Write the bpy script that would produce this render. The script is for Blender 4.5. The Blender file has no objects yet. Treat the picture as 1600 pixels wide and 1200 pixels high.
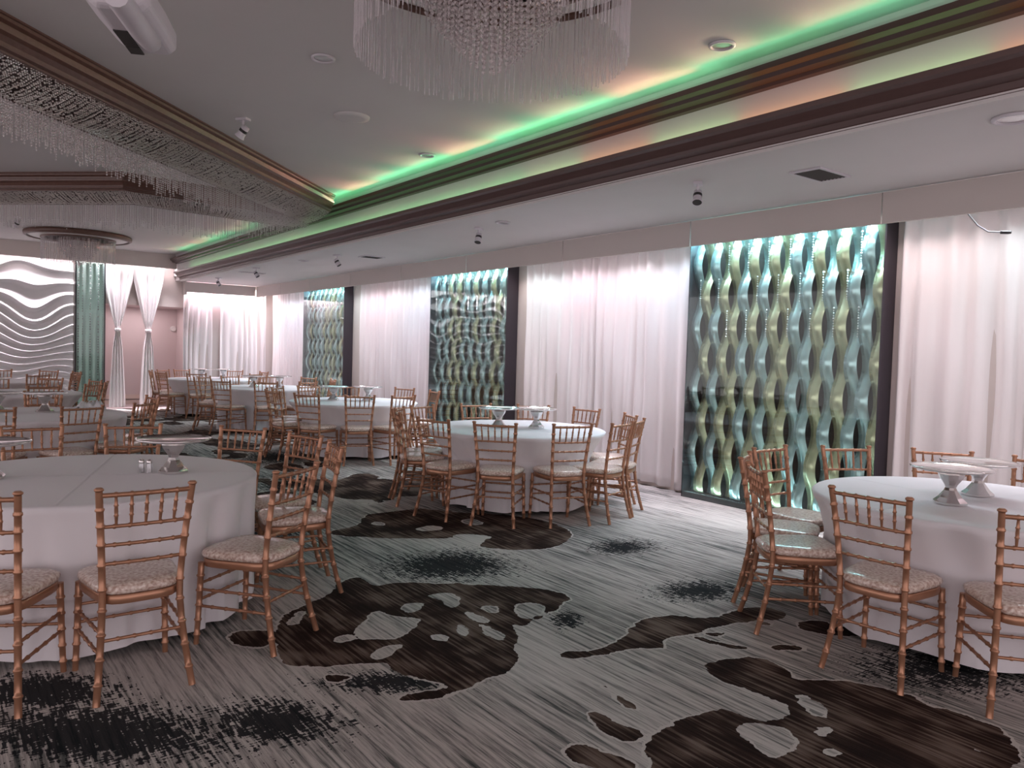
import bpy, math, random
import numpy as np
from mathutils import Vector, Matrix, noise
random.seed(7)
PI = math.pi
scene = bpy.context.scene
COL = scene.collection

# ------------------------------------------------------------------ helpers
class MB:
    """collects vertices and faces, then links them as ONE mesh object"""
    def __init__(self): self.v = []; self.f = []; self.sm = []
    def add(self, vs, fs, smooth=False):
        n = len(self.v); self.v += [tuple(p) for p in vs]
        self.f += [tuple(i + n for i in f) for f in fs]; self.sm += [smooth] * len(fs)
    def box(self, x0, x1, y0, y1, z0, z1):
        self.add([(x0,y0,z0),(x1,y0,z0),(x1,y1,z0),(x0,y1,z0),(x0,y0,z1),(x1,y0,z1),(x1,y1,z1),(x0,y1,z1)],
                 [(0,3,2,1),(4,5,6,7),(0,1,5,4),(1,2,6,5),(2,3,7,6),(3,0,4,7)])
    def prism(self, prof, y0, y1, axis='x'):
        """profile (a,b) swept along one axis"""
        n = len(prof)
        if axis == 'x':
            vs = [(y0, a, b) for a, b in prof] + [(y1, a, b) for a, b in prof]
        else:
            vs = [(a, y0, b) for a, b in prof] + [(a, y1, b) for a, b in prof]
        fs = [(i, (i+1) % n, (i+1) % n + n, i + n) for i in range(n)] + [tuple(range(n-1,-1,-1)), tuple(range(n, 2*n))]
        self.add(vs, fs)
    def tube(self, pts, rad, n=8, cap=True, smooth=True):
        pts = [Vector(p) for p in pts]
        if not hasattr(rad, '__len__'): rad = [rad] * len(pts)
        t0 = (pts[1] - pts[0]).normalized()
        u = t0.orthogonal().normalized(); vs = []
        for i, p in enumerate(pts):
            t = (pts[min(i+1, len(pts)-1)] - pts[max(i-1, 0)])
            t = t.normalized() if t.length > 1e-9 else t0
            u = (u - t * u.dot(t)).normalized(); w = t.cross(u)
            for k in range(n):
                a = 2*PI*k/n
                vs.append(p + (u*math.cos(a) + w*math.sin(a)) * rad[i])
        fs = [(i*n+k, i*n+(k+1) % n, (i+1)*n+(k+1) % n, (i+1)*n+k) for i in range(len(pts)-1) for k in range(n)]
        self.add(vs, fs, smooth)
        if cap:
            m = len(pts)
            self.add(vs[:n], [tuple(range(n-1,-1,-1))]); self.add(vs[(m-1)*n:], [tuple(range(n))])
    def lathe(self, prof, n=24, c=(0,0,0), smooth=True, closed=False):
        vs = []
        for r, z in prof:
            for k in range(n):
                a = 2*PI*(k+.5)/n; vs.append((c[0]+r*math.cos(a), c[1]+r*math.sin(a), c[2]+z))
        m = len(prof)
        fs = [(i*n+k, i*n+(k+1) % n, (i+1)*n+(k+1) % n, (i+1)*n+k) for i in range(m-1) for k in range(n)]
        self.add(vs, fs, smooth)
        if not closed:
            self.add(vs[:n], [tuple(range(n-1,-1,-1))]); self.add(vs[(m-1)*n:], [tuple(range(n))])
    def bead(self, p, r, rz=None):
        rz = rz or r; x, y, z = p
        self.add([(x+r,y,z),(x-r,y,z),(x,y+r,z),(x,y-r,z),(x,y,z+rz),(x,y,z-rz)],
                 [(0,2,4),(2,1,4),(1,3,4),(3,0,4),(2,0,5),(1,2,5),(3,1,5),(0,3,5)])
    def mesh(self, name, m):
        me = bpy.data.meshes.new(name); me.from_pydata(self.v, [], self.f)
        me.polygons.foreach_set('use_smooth', self.sm); me.materials.append(m); me.update()
        return me
    def build(self, name, m, parent=None, loc=None):
        return link(name, self.mesh(name, m), parent, loc)
def link(name, me, parent=None, loc=None):
    o = bpy.data.objects.new(name, me); COL.objects.link(o)
    if parent is not None: o.parent = parent
    if loc is not None: o.location = loc
    return o
def tag(o, label=None, cat=None, group=None, kind=None):
    if label: o['label'] = label
    if cat: o['category'] = cat
    if group: o['group'] = group
    if kind: o['kind'] = kind
    return o
def empty(name, loc=(0,0,0), rz=0, label=None, cat=None, group=None):
    o = bpy.data.objects.new(name, None); COL.objects.link(o)
    o.location = loc; o.rotation_euler = (0,0,rz); o.empty_display_size = .1
    return tag(o, label, cat, group)
def struct(name, mb, m, label=None, cat=None):
    o = mb.build(name, m); o['kind'] = 'structure'; return tag(o, label, cat)
def copy_tree(o, parent=None):
    c = o.copy(); COL.objects.link(c)
    if parent is not None: c.parent = parent
    for ch in o.children: copy_tree(ch, c)
    return c

# ------------------------------------------------------------------ materials
def mat(name, col=(.8,.8,.8), rough=.5, metal=0, **kw):
    m = bpy.data.materials.new(name); m.use_nodes = True
    b = m.node_tree.nodes['Principled BSDF']
    b.inputs['Base Color'].default_value = (*col, 1); b.inputs['Roughness'].default_value = rough
    b.inputs['Metallic'].default_value = metal
    for k, v in kw.items(): b.inputs[k.replace('_', ' ')].default_value = v
    return m
class NT:
    """small node helper"""
    def __init__(self, m): self.m = m; self.t = m.node_tree; self.b = self.t.nodes['Principled BSDF']
    def n(self, typ, **kw):
        x = self.t.nodes.new(typ)
        for k, v in kw.items(): setattr(x, k, v)
        return x
    def l(self, a, b): self.t.links.new(a, b)
    def put(self, sock, v):
        if hasattr(v, 'is_linked'): self.l(v, sock)
        else: sock.default_value = v
    def math(self, op, a, b=0., c=None, clamp=False):
        x = self.n('ShaderNodeMath', operation=op, use_clamp=clamp)
        self.put(x.inputs[0], a); self.put(x.inputs[1], b)
        if c is not None: self.put(x.inputs[2], c)
        return x.outputs[0]
    def noise(self, vec, scale, detail=2., rough=.5):
        x = self.n('ShaderNodeTexNoise'); self.l(vec, x.inputs['Vector'])
        x.inputs['Scale'].default_value = scale; x.inputs['Detail'].default_value = detail; x.inputs['Roughness'].default_value = rough
        return x.outputs['Fac']
    def mapping(self, vec, sc=(1,1,1), loc=(0,0,0), rot=(0,0,0)):
        x = self.n('ShaderNodeMapping'); self.l(vec, x.inputs['Vector'])
        x.inputs['Scale'].default_value = sc; x.inputs['Location'].default_value = loc; x.inputs['Rotation'].default_value = rot
        return x.outputs['Vector']
    def ramp(self, fac, stops, interp='LINEAR'):
        x = self.n('ShaderNodeValToRGB'); self.put(x.inputs[0], fac); r = x.color_ramp; r.interpolation = interp
        while len(r.elements) < len(stops): r.elements.new(.5)
        for e, (p, c) in zip(r.elements, stops):
            e.position = p; e.color = (*c, 1) if hasattr(c, '__len__') else (c, c, c, 1)
        return x.outputs['Color']
    def mix(self, fac, a, b):
        x = self.n('ShaderNodeMix', data_type='RGBA'); self.put(x.inputs[0], fac)
        for s, v in ((x.inputs[6], a), (x.inputs[7], b)):
            if isinstance(v, tuple): s.default_value = (*v, 1)
            else: self.l(v, s)
        return x.outputs[2]
    def bump(self, h, strength=.3, dist=.01):
        x = self.n('ShaderNodeBump'); x.inputs['Strength'].default_value = strength; x.inputs['Distance'].default_value = dist
        self.l(h, x.inputs['Height']); self.l(x.outputs[0], self.b.inputs['Normal'])
    def obj(self): return self.n('ShaderNodeTexCoord').outputs['Object']
    def color(self, c): self.l(c, self.b.inputs['Base Color'])

def plaster(name, col):
    m = mat(name, col, .75); t = NT(m); o = t.obj()
    f = t.noise(o, 1.2, 3)
    t.color(t.mix(f, tuple(c*.93 for c in col), tuple(min(1, c*1.05) for c in col)))
    t.bump(t.noise(o, 180, 2), .05, .002)
    return m
M_ceil = plaster('ceiling_paint', (.62,.59,.585))
M_wall = plaster('wall_paint', (.66,.58,.55))
M_niche = plaster('niche_paint', (.64,.53,.525))
M_valance = plaster('valance_paint', (.53,.475,.45))
M_wave = plaster('wave_relief', (.78,.75,.76))
M_white = mat('white_plastic', (.62,.58,.62), .45)
M_dark = mat('dark_vent', (.03,.026,.024), .6)
M_black = mat('black_metal', (.025,.022,.024), .35)
M_trimwhite = mat('white_trim', (.72,.68,.66), .5)

def wood(name, a, b):
    m = mat(name, a, .42); t = NT(m); o = t.obj()
    f = t.noise(t.mapping(o, (2,14,14)), 2.5, 4)
    t.color(t.mix(f, a, b)); return m
M_mould = wood('mauve_brown_moulding', (.066,.033,.030), (.105,.058,.053))
M_ledge = wood('dark_brown_ledge', (.040,.019,.016), (.06,.03,.026))
M_bronze = wood('bronze_moulding', (.085,.036,.026), (.16,.085,.066))

M_gold = mat('rose_gold_paint', (.4,.2,.12), .30, .5); t = NT(M_gold)
t.color(t.mix(t.noise(t.obj(), 14, 3), (.37,.178,.103), (.50,.262,.165)))
M_cush = mat('ivory_brocade', (.6,.5,.42), .5, Coat_Weight=.75, Coat_Roughness=.13); t = NT(M_cush); o = t.obj()
f = t.noise(o, 70, 2, .4)
t.color(t.ramp(f, [(.36,(.46,.31,.25)), (.46,(.63,.48,.41)), (.54,(.66,.52,.45)), (.64,(.80,.69,.62))])); t.bump(t.noise(o, 30, 3), .25, .01)
M_cloth = mat('white_tablecloth', (.80,.77,.80), .8, Sheen_Weight=.2); t = NT(M_cloth); o = t.obj()
wv = t.noise(o, 420, 1); t.bump(wv, .06, .002)
M_napkin = mat('white_napkin', (.85,.85,.88), .8)
M_silver = mat('polished_silver', (.74,.71,.70), .13, 1.0); t = NT(M_silver); t.bump(t.noise(t.obj(), 35, 2), .05, .004)
M_curtain = mat('satin_curtain', (.86,.80,.80), .5, Sheen_Weight=.3); t = NT(M_curtain); o = t.obj()
t.color(t.mix(t.noise(t.mapping(o, (6,6,.4)), 2, 3), (.82,.75,.75), (.90,.86,.86))); t.bump(t.noise(t.mapping(o, (1,1,.25)), 9, 3), .18, .02)
M_cutgold = mat('champagne_ribbon_metal', (.80,.72,.50), .27, .72)
M_cutsilver = mat('silver_ribbon_metal', (.64,.76,.80), .25, .72)
for m in (M_cutgold, M_cutsilver):
    t = NT(m); t.bump(t.noise(t.mapping(t.obj(), (300,300,3)), 1, 2), .05, .002)
M_panelback = mat('panel_back_board', (.055,.03,.032), .55)
M_panelframe = mat('plum_grey_metal', (.06,.05,.062), .4, .3)
M_column = mat('pale_green_backing', (.72,.81,.77), .4)

def glassy(name, tint, lo, hi):
    """thin clear glass: see-through with Fresnel mirror reflection"""
    m = bpy.data.materials.new(name); m.use_nodes = True; nt = m.node_tree; nt.nodes.clear()
    out = nt.nodes.new('ShaderNodeOutputMaterial'); mx = nt.nodes.new('ShaderNodeMixShader')
    tr = nt.nodes.new('ShaderNodeBsdfTransparent'); tr.inputs[0].default_value = (*tint, 1)
    gl = nt.nodes.new('ShaderNodeBsdfGlossy'); gl.inputs['Roughness'].default_value = .02
    lw = nt.nodes.new('ShaderNodeFresnel'); lw.inputs[0].default_value = 1.5
    mr = nt.nodes.new('ShaderNodeMapRange'); mr.inputs[3].default_value = lo; mr.inputs[4].default_value = hi
    nt.links.new(lw.outputs[0], mr.inputs[0]); nt.links.new(mr.outputs[0], mx.inputs[0])
    nt.links.new(tr.outputs[0], mx.inputs[1]); nt.links.new(gl.outputs[0], mx.inputs[2]); nt.links.new(mx.outputs[0], out.inputs[0])
    return m
M_glass = glassy('panel_glass', (.92,.99,.97), .012, .28)
def crystal(name, col, alpha, rough):
    """small cut-crystal pieces: part see-through, part glossy"""
    m = mat(name, col, rough, .35); m.node_tree.nodes['Principled BSDF'].inputs['Alpha'].default_value = alpha
    return m
M_bead = crystal('crystal_bead', (.80,.74,.74), .8, .12)
M_rod = crystal('glass_rod', (.85,.80,.82), .42, .15)
M_net = crystal('crystal_netting', (.80,.74,.70), .85, .12)
M_shaker = crystal('shaker_glass', (.8,.8,.82), .5, .1)
M_salt = mat('salt', (.85,.84,.84), .9); M_pepper = mat('pepper', (.09,.075,.065), .9)

# ------------------------------------------------------------------ carpet
# outlines of the woven brown flower shapes on the floor, metres: (1 = brown, 0 = grey hole in it)
SH=[(1,[(3.906,-1.408),(4.229,-1.56),(4.333,-1.731),(4.442,-1.925),(4.646,-2.102),(4.736,-2.293),(4.424,-2.254),(4.487,-2.419),(4.329,-2.625),(4.171,-2.83),(3.964,-3.063),(3.852,-3.193),(3.629,-3.248),(3.491,-3.001),(3.416,-2.781),(3.356,-2.639),(3.438,-2.627),(3.247,-2.519),(3.144,-2.408),(3.057,-2.384),(2.933,-2.249),(2.898,-2.085),(2.861,-1.887),(2.869,-1.755),(2.935,-1.608),(2.966,-1.677),(2.91,-1.861),(3.0,-1.875),(3.109,-1.784),(3.24,-1.772),(3.336,-1.766),(3.363,-1.666),(3.437,-1.55),(3.49,-1.439),(3.522,-1.361),(3.689,-1.364)]),(0,[(4.005,-2.002),(4.029,-2.09),(3.899,-2.09),(3.804,-2.242),(3.674,-2.134),(3.576,-1.998),(3.609,-1.876),(3.668,-1.784),(3.821,-1.826)]),(0,[(4.034,-2.214),(4.061,-2.354),(3.985,-2.383),(3.889,-2.273),(3.917,-2.185)]),(0,[(3.755,-1.646),(3.815,-1.762),(3.701,-1.8),(3.683,-1.659)]),(0,[(3.472,-1.734),(3.515,-1.858),(3.488,-1.966),(3.402,-1.844),(3.371,-1.741)]),(0,[(3.729,-2.845),(3.599,-3.008),(3.461,-2.876),(3.44,-2.703),(3.596,-2.745)]),(0,[(4.122,-2.445),(4.112,-2.611),(3.977,-2.632),(3.784,-2.443),(3.969,-2.503)]),(0,[(3.601,-2.327),(3.579,-2.4),(3.426,-2.342),(3.412,-2.257)]),(0,[(3.722,-2.457),(3.746,-2.547),(3.518,-2.538),(3.532,-2.476)]),(0,[(3.542,-2.123),(3.513,-2.204),(3.399,-2.174),(3.455,-2.12)]),(0,[(3.548,-2.45),(3.442,-2.503),(3.281,-2.465),(3.232,-2.404),(3.368,-2.398)]),(0,[(3.775,-2.633),(3.732,-2.748),(3.608,-2.639),(3.678,-2.613)]),(0,[(4.059,-1.52),(4.27,-1.66),(4.244,-1.744),(4.084,-1.634)]),(1,[(4.077,-1.205),(4.147,-1.307),(4.032,-1.453),(3.988,-1.487),(3.906,-1.408),(3.831,-1.328),(3.897,-1.256),(3.977,-1.228)]),(1,[(5.999,-2.566),(6.067,-2.928),(6.424,-3.15),(6.645,-3.478),(6.477,-3.787),(6.103,-3.969),(5.814,-4.372),(5.29,-4.515),(4.82,-4.35),(4.58,-3.837),(4.87,-3.418),(5.094,-3.522),(5.163,-3.753),(5.402,-3.519),(5.294,-3.348),(5.463,-3.055),(5.648,-2.82),(5.802,-2.64)]),(0,[(6.119,-3.04),(6.143,-3.167),(5.991,-3.165),(5.973,-3.055)]),(0,[(5.744,-3.261),(5.801,-3.502),(5.59,-3.533),(5.596,-3.329)]),(0,[(5.82,-3.787),(5.823,-3.96),(5.605,-3.955),(5.589,-3.775)]),(1,[(3.342,-1.45),(3.34,-1.507),(3.293,-1.552),(3.247,-1.518),(3.285,-1.444)]),(1,[(2.947,-2.559),(2.942,-2.678),(2.876,-2.744),(2.944,-3.032),(3.068,-3.229),(3.082,-3.396),(3.013,-3.555),(2.91,-3.623),(2.857,-3.807),(2.904,-3.986),(2.841,-4.142),(2.691,-4.174),(2.637,-4.061),(2.68,-3.944),(2.745,-3.745),(2.773,-3.562),(2.766,-3.397),(2.79,-3.274),(2.781,-3.166),(2.717,-3.107),(2.759,-3.003),(2.822,-2.866),(2.845,-2.632),(2.903,-2.541)]),(1,[(2.745,-3.346),(2.652,-3.41),(2.51,-3.433),(2.449,-3.506),(2.481,-3.394),(2.609,-3.357)]),(1,[(2.739,-3.441),(2.72,-3.522),(2.66,-3.565),(2.641,-3.527),(2.675,-3.44)]),(1,[(2.421,-3.573),(2.388,-3.689),(2.304,-3.757),(2.286,-3.7),(2.352,-3.581)]),(1,[(2.687,-3.837),(2.664,-3.921),(2.605,-3.939),(2.615,-3.85)]),(1,[(2.556,-4.0),(2.508,-4.267),(2.392,-4.169),(2.191,-4.398),(2.137,-4.309),(2.273,-4.092),(2.394,-3.987)]),(1,[(2.467,-3.097),(2.428,-3.227),(2.407,-3.296),(2.405,-3.394),(2.251,-3.433),(2.101,-3.334),(2.056,-3.34),(2.011,-3.473),(1.893,-3.563),(1.719,-3.621),(1.671,-3.637),(1.564,-3.581),(1.474,-3.666),(1.328,-3.637),(1.229,-3.557),(1.161,-3.488),(0.867,-3.177),(1.747,-1.873),(1.945,-2.19),(2.023,-2.19),(2.102,-2.325),(2.11,-2.497),(2.12,-2.705),(2.037,-2.806),(1.91,-2.801),(1.885,-2.937),(1.913,-3.047),(2.089,-3.052),(2.228,-3.014),(2.342,-3.024)]),(0,[(1.951,-2.691),(1.925,-2.779),(1.837,-2.864),(1.706,-2.792),(1.685,-2.598),(1.801,-2.607),(1.896,-2.638)]),(0,[(2.003,-3.184),(1.946,-3.215),(1.823,-3.185),(1.779,-3.099),(1.827,-3.05),(1.933,-3.124)]),(0,[(1.757,-2.938),(1.722,-3.039),(1.672,-2.976),(1.7,-2.889)]),(0,[(1.622,-2.815),(1.619,-2.865),(1.573,-2.868),(1.572,-2.828),(1.595,-2.802)]),(0,[(1.294,-3.35),(1.283,-3.379),(1.263,-3.342),(1.271,-3.314)]),(0,[(2.179,-2.49),(2.17,-2.527),(2.096,-2.472),(2.108,-2.43)]),(1,[(2.22,-1.974),(2.194,-2.078),(2.059,-2.095),(1.948,-2.127),(2.007,-1.982),(2.125,-1.938)]),(1,[(2.401,-2.25),(2.338,-2.297),(2.251,-2.283),(2.133,-2.322),(2.082,-2.268),(2.136,-2.187),(2.274,-2.201)]),(1,[(2.577,-2.505),(2.45,-2.497),(2.291,-2.469),(2.328,-2.413)])]
NAVY = [((4.654,-2.927),(-.27,-.454),(-.32,.198)), ((3.319,-2.936),(-.057,-.091),(-.128,.111)), ((3.117,-1.692),(-.197,-.304),(-.108,.057)),
 ((4.373,-4.43),(-.164,-.281),(-.202,.201)), ((3.266,-4.084),(-.173,-.283),(-.164,.2)), ((4.349,-4.391),(-.137,-.236),(-.185,.183)),
 ((1.74,-4.159),(-.308,-.48),(-.164,.376)), ((3.307,-.493),(-.339,-.513),(-.299,.044)), ((3.872,-.35),(-.178,-.274),(-.204,.018)),
 ((3.028,-1.105),(-.171,-.26),(-.197,.07)), ((8.349,-3.147),(-.191,-.374),(-.715,.267)), ((10.337,-3.709),(-.215,-.464),(-.663,.236)),
 ((6.4,-2.2),(-.3,-.4),(-.5,.2)), ((9.0,-2.5),(-.3,-.3),(-.7,.2)), ((12.5,-2.6),(-.4,-.4),(-.9,.2))]
def seg_dist(P, poly):
    A = np.array(poly)
    for _ in range(2): A = np.stack([.75*A+.25*np.roll(A,-1,0), .25*A+.75*np.roll(A,-1,0)], 1).reshape(-1,2)
    B = np.roll(A, -1, 0); d = np.full(len(P), 1e9); ins = np.zeros(len(P), bool)
    for a, b in zip(A, B):
        ab = b - a; t = np.clip(((P - a) @ ab) / (ab @ ab + 1e-12), 0, 1)
        d = np.minimum(d, np.hypot(*(P - a - t[:, None]*ab).T))
        c = ((a[1] > P[:,1]) != (b[1] > P[:,1]))
        with np.errstate(divide='ignore', invalid='ignore'):
            ins ^= c & (P[:,0] < (b[0]-a[0])*(P[:,1]-a[1])/(b[1]-a[1]) + a[0])
    return np.where(ins, d, -d)
def carpet():
    xs = np.concatenate([np.arange(-4,1.2,.4), np.arange(1.2,6.6,.022), np.arange(6.6,20.6,.2)])
    ys = np.concatenate([np.arange(-6.9,-5.2,.1), np.arange(-5.2,.3,.022), np.arange(.3,7,.3)])
    X, Y = np.meshgrid(xs, ys, indexing='ij'); P = np.c_[X.ravel(), Y.ravel()]
    sd = np.full(len(P), -.5)
    fine = (P[:,0] > 1.1) & (P[:,0] < 6.7) & (P[:,1] > -5.3) & (P[:,1] < .4); Q = P[fine]
    s = np.full(len(Q), -.5)
    for k, poly in SH:
        if k: s = np.maximum(s, seg_dist(Q, poly))
    for k, poly in SH:
        if not k: s = np.minimum(s, -seg_dist(Q, poly))
    sd[fine] = s
    nv = np.full(len(P), -2.)
    for c, a, b in NAVY:
        Mi = np.linalg.inv(np.array([a, b]).T); w = (P - np.array(c)) @ Mi.T
        nv = np.maximum(nv, 1 - np.hypot(*w.T))
    nx, ny = len(xs), len(ys); idx = np.arange(nx*ny).reshape(nx, ny)
    F = np.stack([idx[:-1,:-1], idx[1:,:-1], idx[1:,1:], idx[:-1,1:]], -1).reshape(-1, 4)
    me = bpy.data.meshes.new('floor'); me.from_pydata(np.c_[P, np.zeros(len(P))].tolist(), [], F.tolist())
    for nm, arr in (('flower', sd), ('navy', nv)):
        at = me.attributes.new(nm, 'FLOAT', 'POINT'); at.data.foreach_set('value', arr.astype(np.float32))
    m = mat('patterned_carpet', (.2,.2,.2), .95, Specular_IOR_Level=.08); t = NT(m); o = t.obj(); me.materials.append(m)
    def attr(n):
        x = t.n('ShaderNodeAttribute', attribute_name=n); return x.outputs['Fac']
    streak = t.noise(t.mapping(o, (.9,26,1)), 1.6, 5, .62)
    fine_s = t.noise(t.mapping(o, (5,70,1)), 1.5, 3, .6)
    dash = t.math('ADD', t.math('MULTIPLY', t.noise(t.mapping(o, (9,60,1)), 1.3, 1, .4), .62), t.math('MULTIPLY', t.noise(t.mapping(o, (75,16,1)), 1.2, 1, .4), .48))
    big = t.noise(t.mapping(o, (1.0,1.4,1)), .75, 2)
    pile = t.noise(o, 260, 2)
    warp = t.noise(o, 7, 4, .6)
    # ground: grey-beige with streaks
    g = t.math('ADD', t.math('MULTIPLY', streak, .9), t.math('ADD', t.math('MULTIPLY', big, .5), t.math('MULTIPLY', fine_s, .35)))
    ground = t.ramp(t.math('SUBTRACT', g, .36), [(.24,(.03,.037,.037)), (.37,(.13,.135,.13)), (.47,(.35,.325,.31)), (.58,(.57,.53,.505)), (.8,(.74,.70,.67))])
    # navy ikat clouds with ragged streaked edges
    nf = t.math('ADD', attr('navy'), t.math('MULTIPLY', t.math('SUBTRACT', dash, .55), 3.4))
    nf = t.math('ADD', nf, t.math('MULTIPLY', t.math('SUBTRACT', big, .5), 1.2))
    nm_ = t.ramp(t.math('MULTIPLY', nf, 1.), [(.16,0.), (.34,1.)])
    c = t.mix(t.math('MULTIPLY', nm_, .95), ground, (.006,.0085,.012))
    # brown flowers
    far = t.math('SUBTRACT', t.noise(t.mapping(o, (.75,1.1,1)), .95, 2, .5), .53)
    sep = t.n('ShaderNodeSeparateXYZ'); t.l(o, sep.inputs[0])
    mfar = t.math('GREATER_THAN', sep.outputs[0], 6.45)
    fl = t.math('ADD', t.math('MULTIPLY', attr('flower'), t.math('SUBTRACT', 1., mfar)), t.math('MULTIPLY', t.math('MULTIPLY', far, mfar), 1.3))
    fl = t.math('ADD', fl, t.math('MULTIPLY', t.math('SUBTRACT', warp, .5), .11))
    inside = t.math('GREATER_THAN', fl, 0.)
    line = t.math('MULTIPLY', t.math('GREATER_THAN', fl, -.014), t.math('SUBTRACT', 1., inside))
    lm = t.math('MULTIPLY', line, t.ramp(t.noise(o, 2.3, 1), [(.40,0.), (.47,1.)]))
    bs = t.math('ADD', t.math('MULTIPLY', t.noise(t.mapping(o, (1.5,30,1), rot=(0,0,.9)), 1.8, 4), .6), t.math('MULTIPLY', t.noise(o, 3.2, 2), .6))
    brown = t.ramp(bs, [(.46,(.020,.0105,.009)), (.58,(.036,.020,.016)), (.64,(.10,.066,.052)), (.74,(.20,.15,.125))])
    c = t.mix(inside, c, brown); c = t.mix(lm, c, (.62,.58,.55))
    c = t.mix(t.math('MULTIPLY', pile, .2), c, (.01,.01,.01))
    t.color(c); t.bump(pile, .5, .006)
    o = link('floor', me); o['kind'] = 'structure'
carpet()

# ------------------------------------------------------------------ room shell
H_UP, H_SOF, XF = 3.54, 2.97, 19.25
mb = MB(); mb.box(-4, XF+.3, -4.42, 7, H_UP, H_UP+.12)
struct('ceiling', mb, M_ceil)
mb = MB(); mb.box(-4, XF+.3, -6.95, -4.46, H_SOF, H_SOF+.1); mb.box(-4, XF+.3, -4.5, -4.42, H_SOF+.1, H_UP)
struct('trim_1', mb, M_ceil)                       # lowered side ceiling and its riser
mb = MB(); mb.box(-4, XF+.3, -6.95, -6.82, 0, H_SOF); struct('wall_right', mb, M_wall)
# far wall with the niche opening
mb = MB()
mb.box(XF, XF+.15, -6.82, -4.70, 0, H_SOF); mb.box(XF, XF+.15, -4.70, -4.42, 2.36, H_UP)
mb.box(XF, XF+.15, -4.42, -2.95, 2.36, H_UP); mb.box(XF, XF+.15, -2.95, 7, 0, H_UP)
struct('wall_far', mb, M_wall)
mb = MB()
mb.box(XF+1.3, XF+1.4, -4.9, -2.8, 0, 2.5); mb.box(XF+.15, XF+1.3, -4.9, -4.8, 0, 2.5); mb.box(XF+.15, XF+1.3, -2.87, -2.8, 0, 2.5); mb.box(XF+.15, XF+1.4, -4.9, -2.8, 2.36, 2.5)
struct('wall_niche', mb, M_niche)
mb = MB(); mb.box(XF-.0, XF+1.4, -4.8, -2.87, -.06, .001); struct('floor_niche', mb, M_niche)
mb = MB()
for z0, z1, y in ((.0,.10,.03),(.13,.23,.02)): mb.box(XF+1.27-y, XF+1.3, -4.8, -2.87, z0, z1)
struct('baseboard_niche', mb, mat('cream_baseboard', (.70,.56,.50), .5))
# header beam across the far end
mb = MB(); mb.box(18.85, 18.97, -4.4, 7, 3.22, H_UP); struct('trim_2', mb, M_wall)
# valances (boards hiding the wall lights)
mb = MB()
edges = [-2, 1.2, 3.335, 5.36, 7.4, 9.6, 11.6, 13.6, 15.6, 17.3, 18.99]
for a, b in zip(edges, edges[1:]): mb.box(a+.006, b-.006, -6.30, -6.27, 2.70, H_SOF-.012)
struct('trim_3', mb, M_valance)
mb = MB(); mb.box(19.0, 19.03, -6.262, -4.66, 2.72, H_SOF-.012); mb.box(19.0, XF, -4.66, -4.62, 2.66, H_SOF); struct('trim_4', mb, M_valance)
# lower crown moulding of the cove, seen from below
lower = [(-4.50,2.97),(-4.475,2.962),(-4.455,2.985),(-4.45,3.02),(-4.405,3.04),(-4.40,3.06),(-4.36,3.105),(-4.33,3.118),(-4.325,3.15),(-4.345,3.15),(-4.36,3.13),(-4.44,3.07),(-4.47,3.03),(-4.50,3.02)]
mb = MB(); mb.prism(lower, -4, 18.85); struct('trim_5', mb, M_mould)
mb = MB(); mb.prism([(-4.50,2.945),(-4.47,2.945),(-4.47,2.969),(-4.50,2.969)], -4, 18.85); struct('trim_6', mb, M_ceil)
# upper ledge moulding
upper = [(-4.42,3.335),(-4.37,3.335),(-4.36,3.355),(-4.30,3.365),(-4.29,3.39),(-4.25,3.405),(-4.245,3.44),(-4.265,3.44),(-4.285,3.41),(-4.40,3.39),(-4.42,3.39)]
mb = MB(); mb.prism(upper, -4, 18.85); struct('trim_7', mb, M_ledge)
# small ceiling moulding above the ledge
mb = MB(); mb.prism([(-4.42,3.44),(-4.41,3.45),(-4.40,3.49),(-4.375,3.515),(-4.36,3.54),(-4.42,3.54)], -4, 18.85); struct('trim_8', mb, M_ceil)

# ------------------------------------------------------------------ curtains
def curtain(label, p0, p1, z0, z1, seed, amp=.068, wl=.19, flare=.0, group='white satin wall curtains'):
    """pleated curtain from point p0 to p1 (plan), hanging z1 to z0"""
    rnd = random.Random(seed); p0 = Vector((*p0, 0)); p1 = Vector((*p1, 0)); d = p1 - p0; L = d.length; d.normalize()
    nrm = Vector((-d.y, d.x, 0))
    folds = []; x = 0
    while x < L: w = wl*rnd.uniform(.65,1.5); folds.append((x, w, rnd.uniform(.55,1.25))); x += w
    N = int(L/.016); rows = 26
    ph = [rnd.uniform(0,6) for _ in range(6)]
    vs = []
    def fold(s):
        for x, w, a in folds:
            if x <= s < x+w: return (.5-.5*math.cos(2*PI*(s-x)/w))*a
        return 0
    for j in range(rows+1):
        v = j/rows; z = z0 + (z1-z0)*v
        for i in range(N+1):
            s = L*i/N
            sh = .03*math.sin(1.3*s+ph[0])*(1-v) + .012*math.sin(5*v+ph[1]+s*3)
            a = amp*(.75+.5*(1-v))
            off = a*fold(min(max(s+sh*(1 if 0 < i < N else 0),0),L-1e-4)) + a*.25*math.sin(s*31+ph[2])*v**2
            off += .008*math.sin(9*v+ph[3]+s*7)
            P = p0 + d*(s+ (0 if v > .5 else 0)) + nrm*off
            zz = z + (.012*math.sin(s*5+ph[4]) if j == 0 else 0)
            vs.append((P.x, P.y, zz))
    fs = [(j*(N+1)+i, j*(N+1)+i+1, (j+1)*(N+1)+i+1, (j+1)*(N+1)+i) for j in range(rows) for i in range(N)]
    mb = MB(); mb.add(vs, fs, True); o = mb.build('curtain', M_curtain, None)
    md = o.modifiers.new('thick', 'SOLIDIFY'); md.thickness = .004
    return tag(o, label, 'curtain', group)
YC = -6.745
curtain('white satin curtain right of the large ribbon panel, against its plum column', (3.38,YC), (2.36,YC), .03, 2.9, 1)
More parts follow.
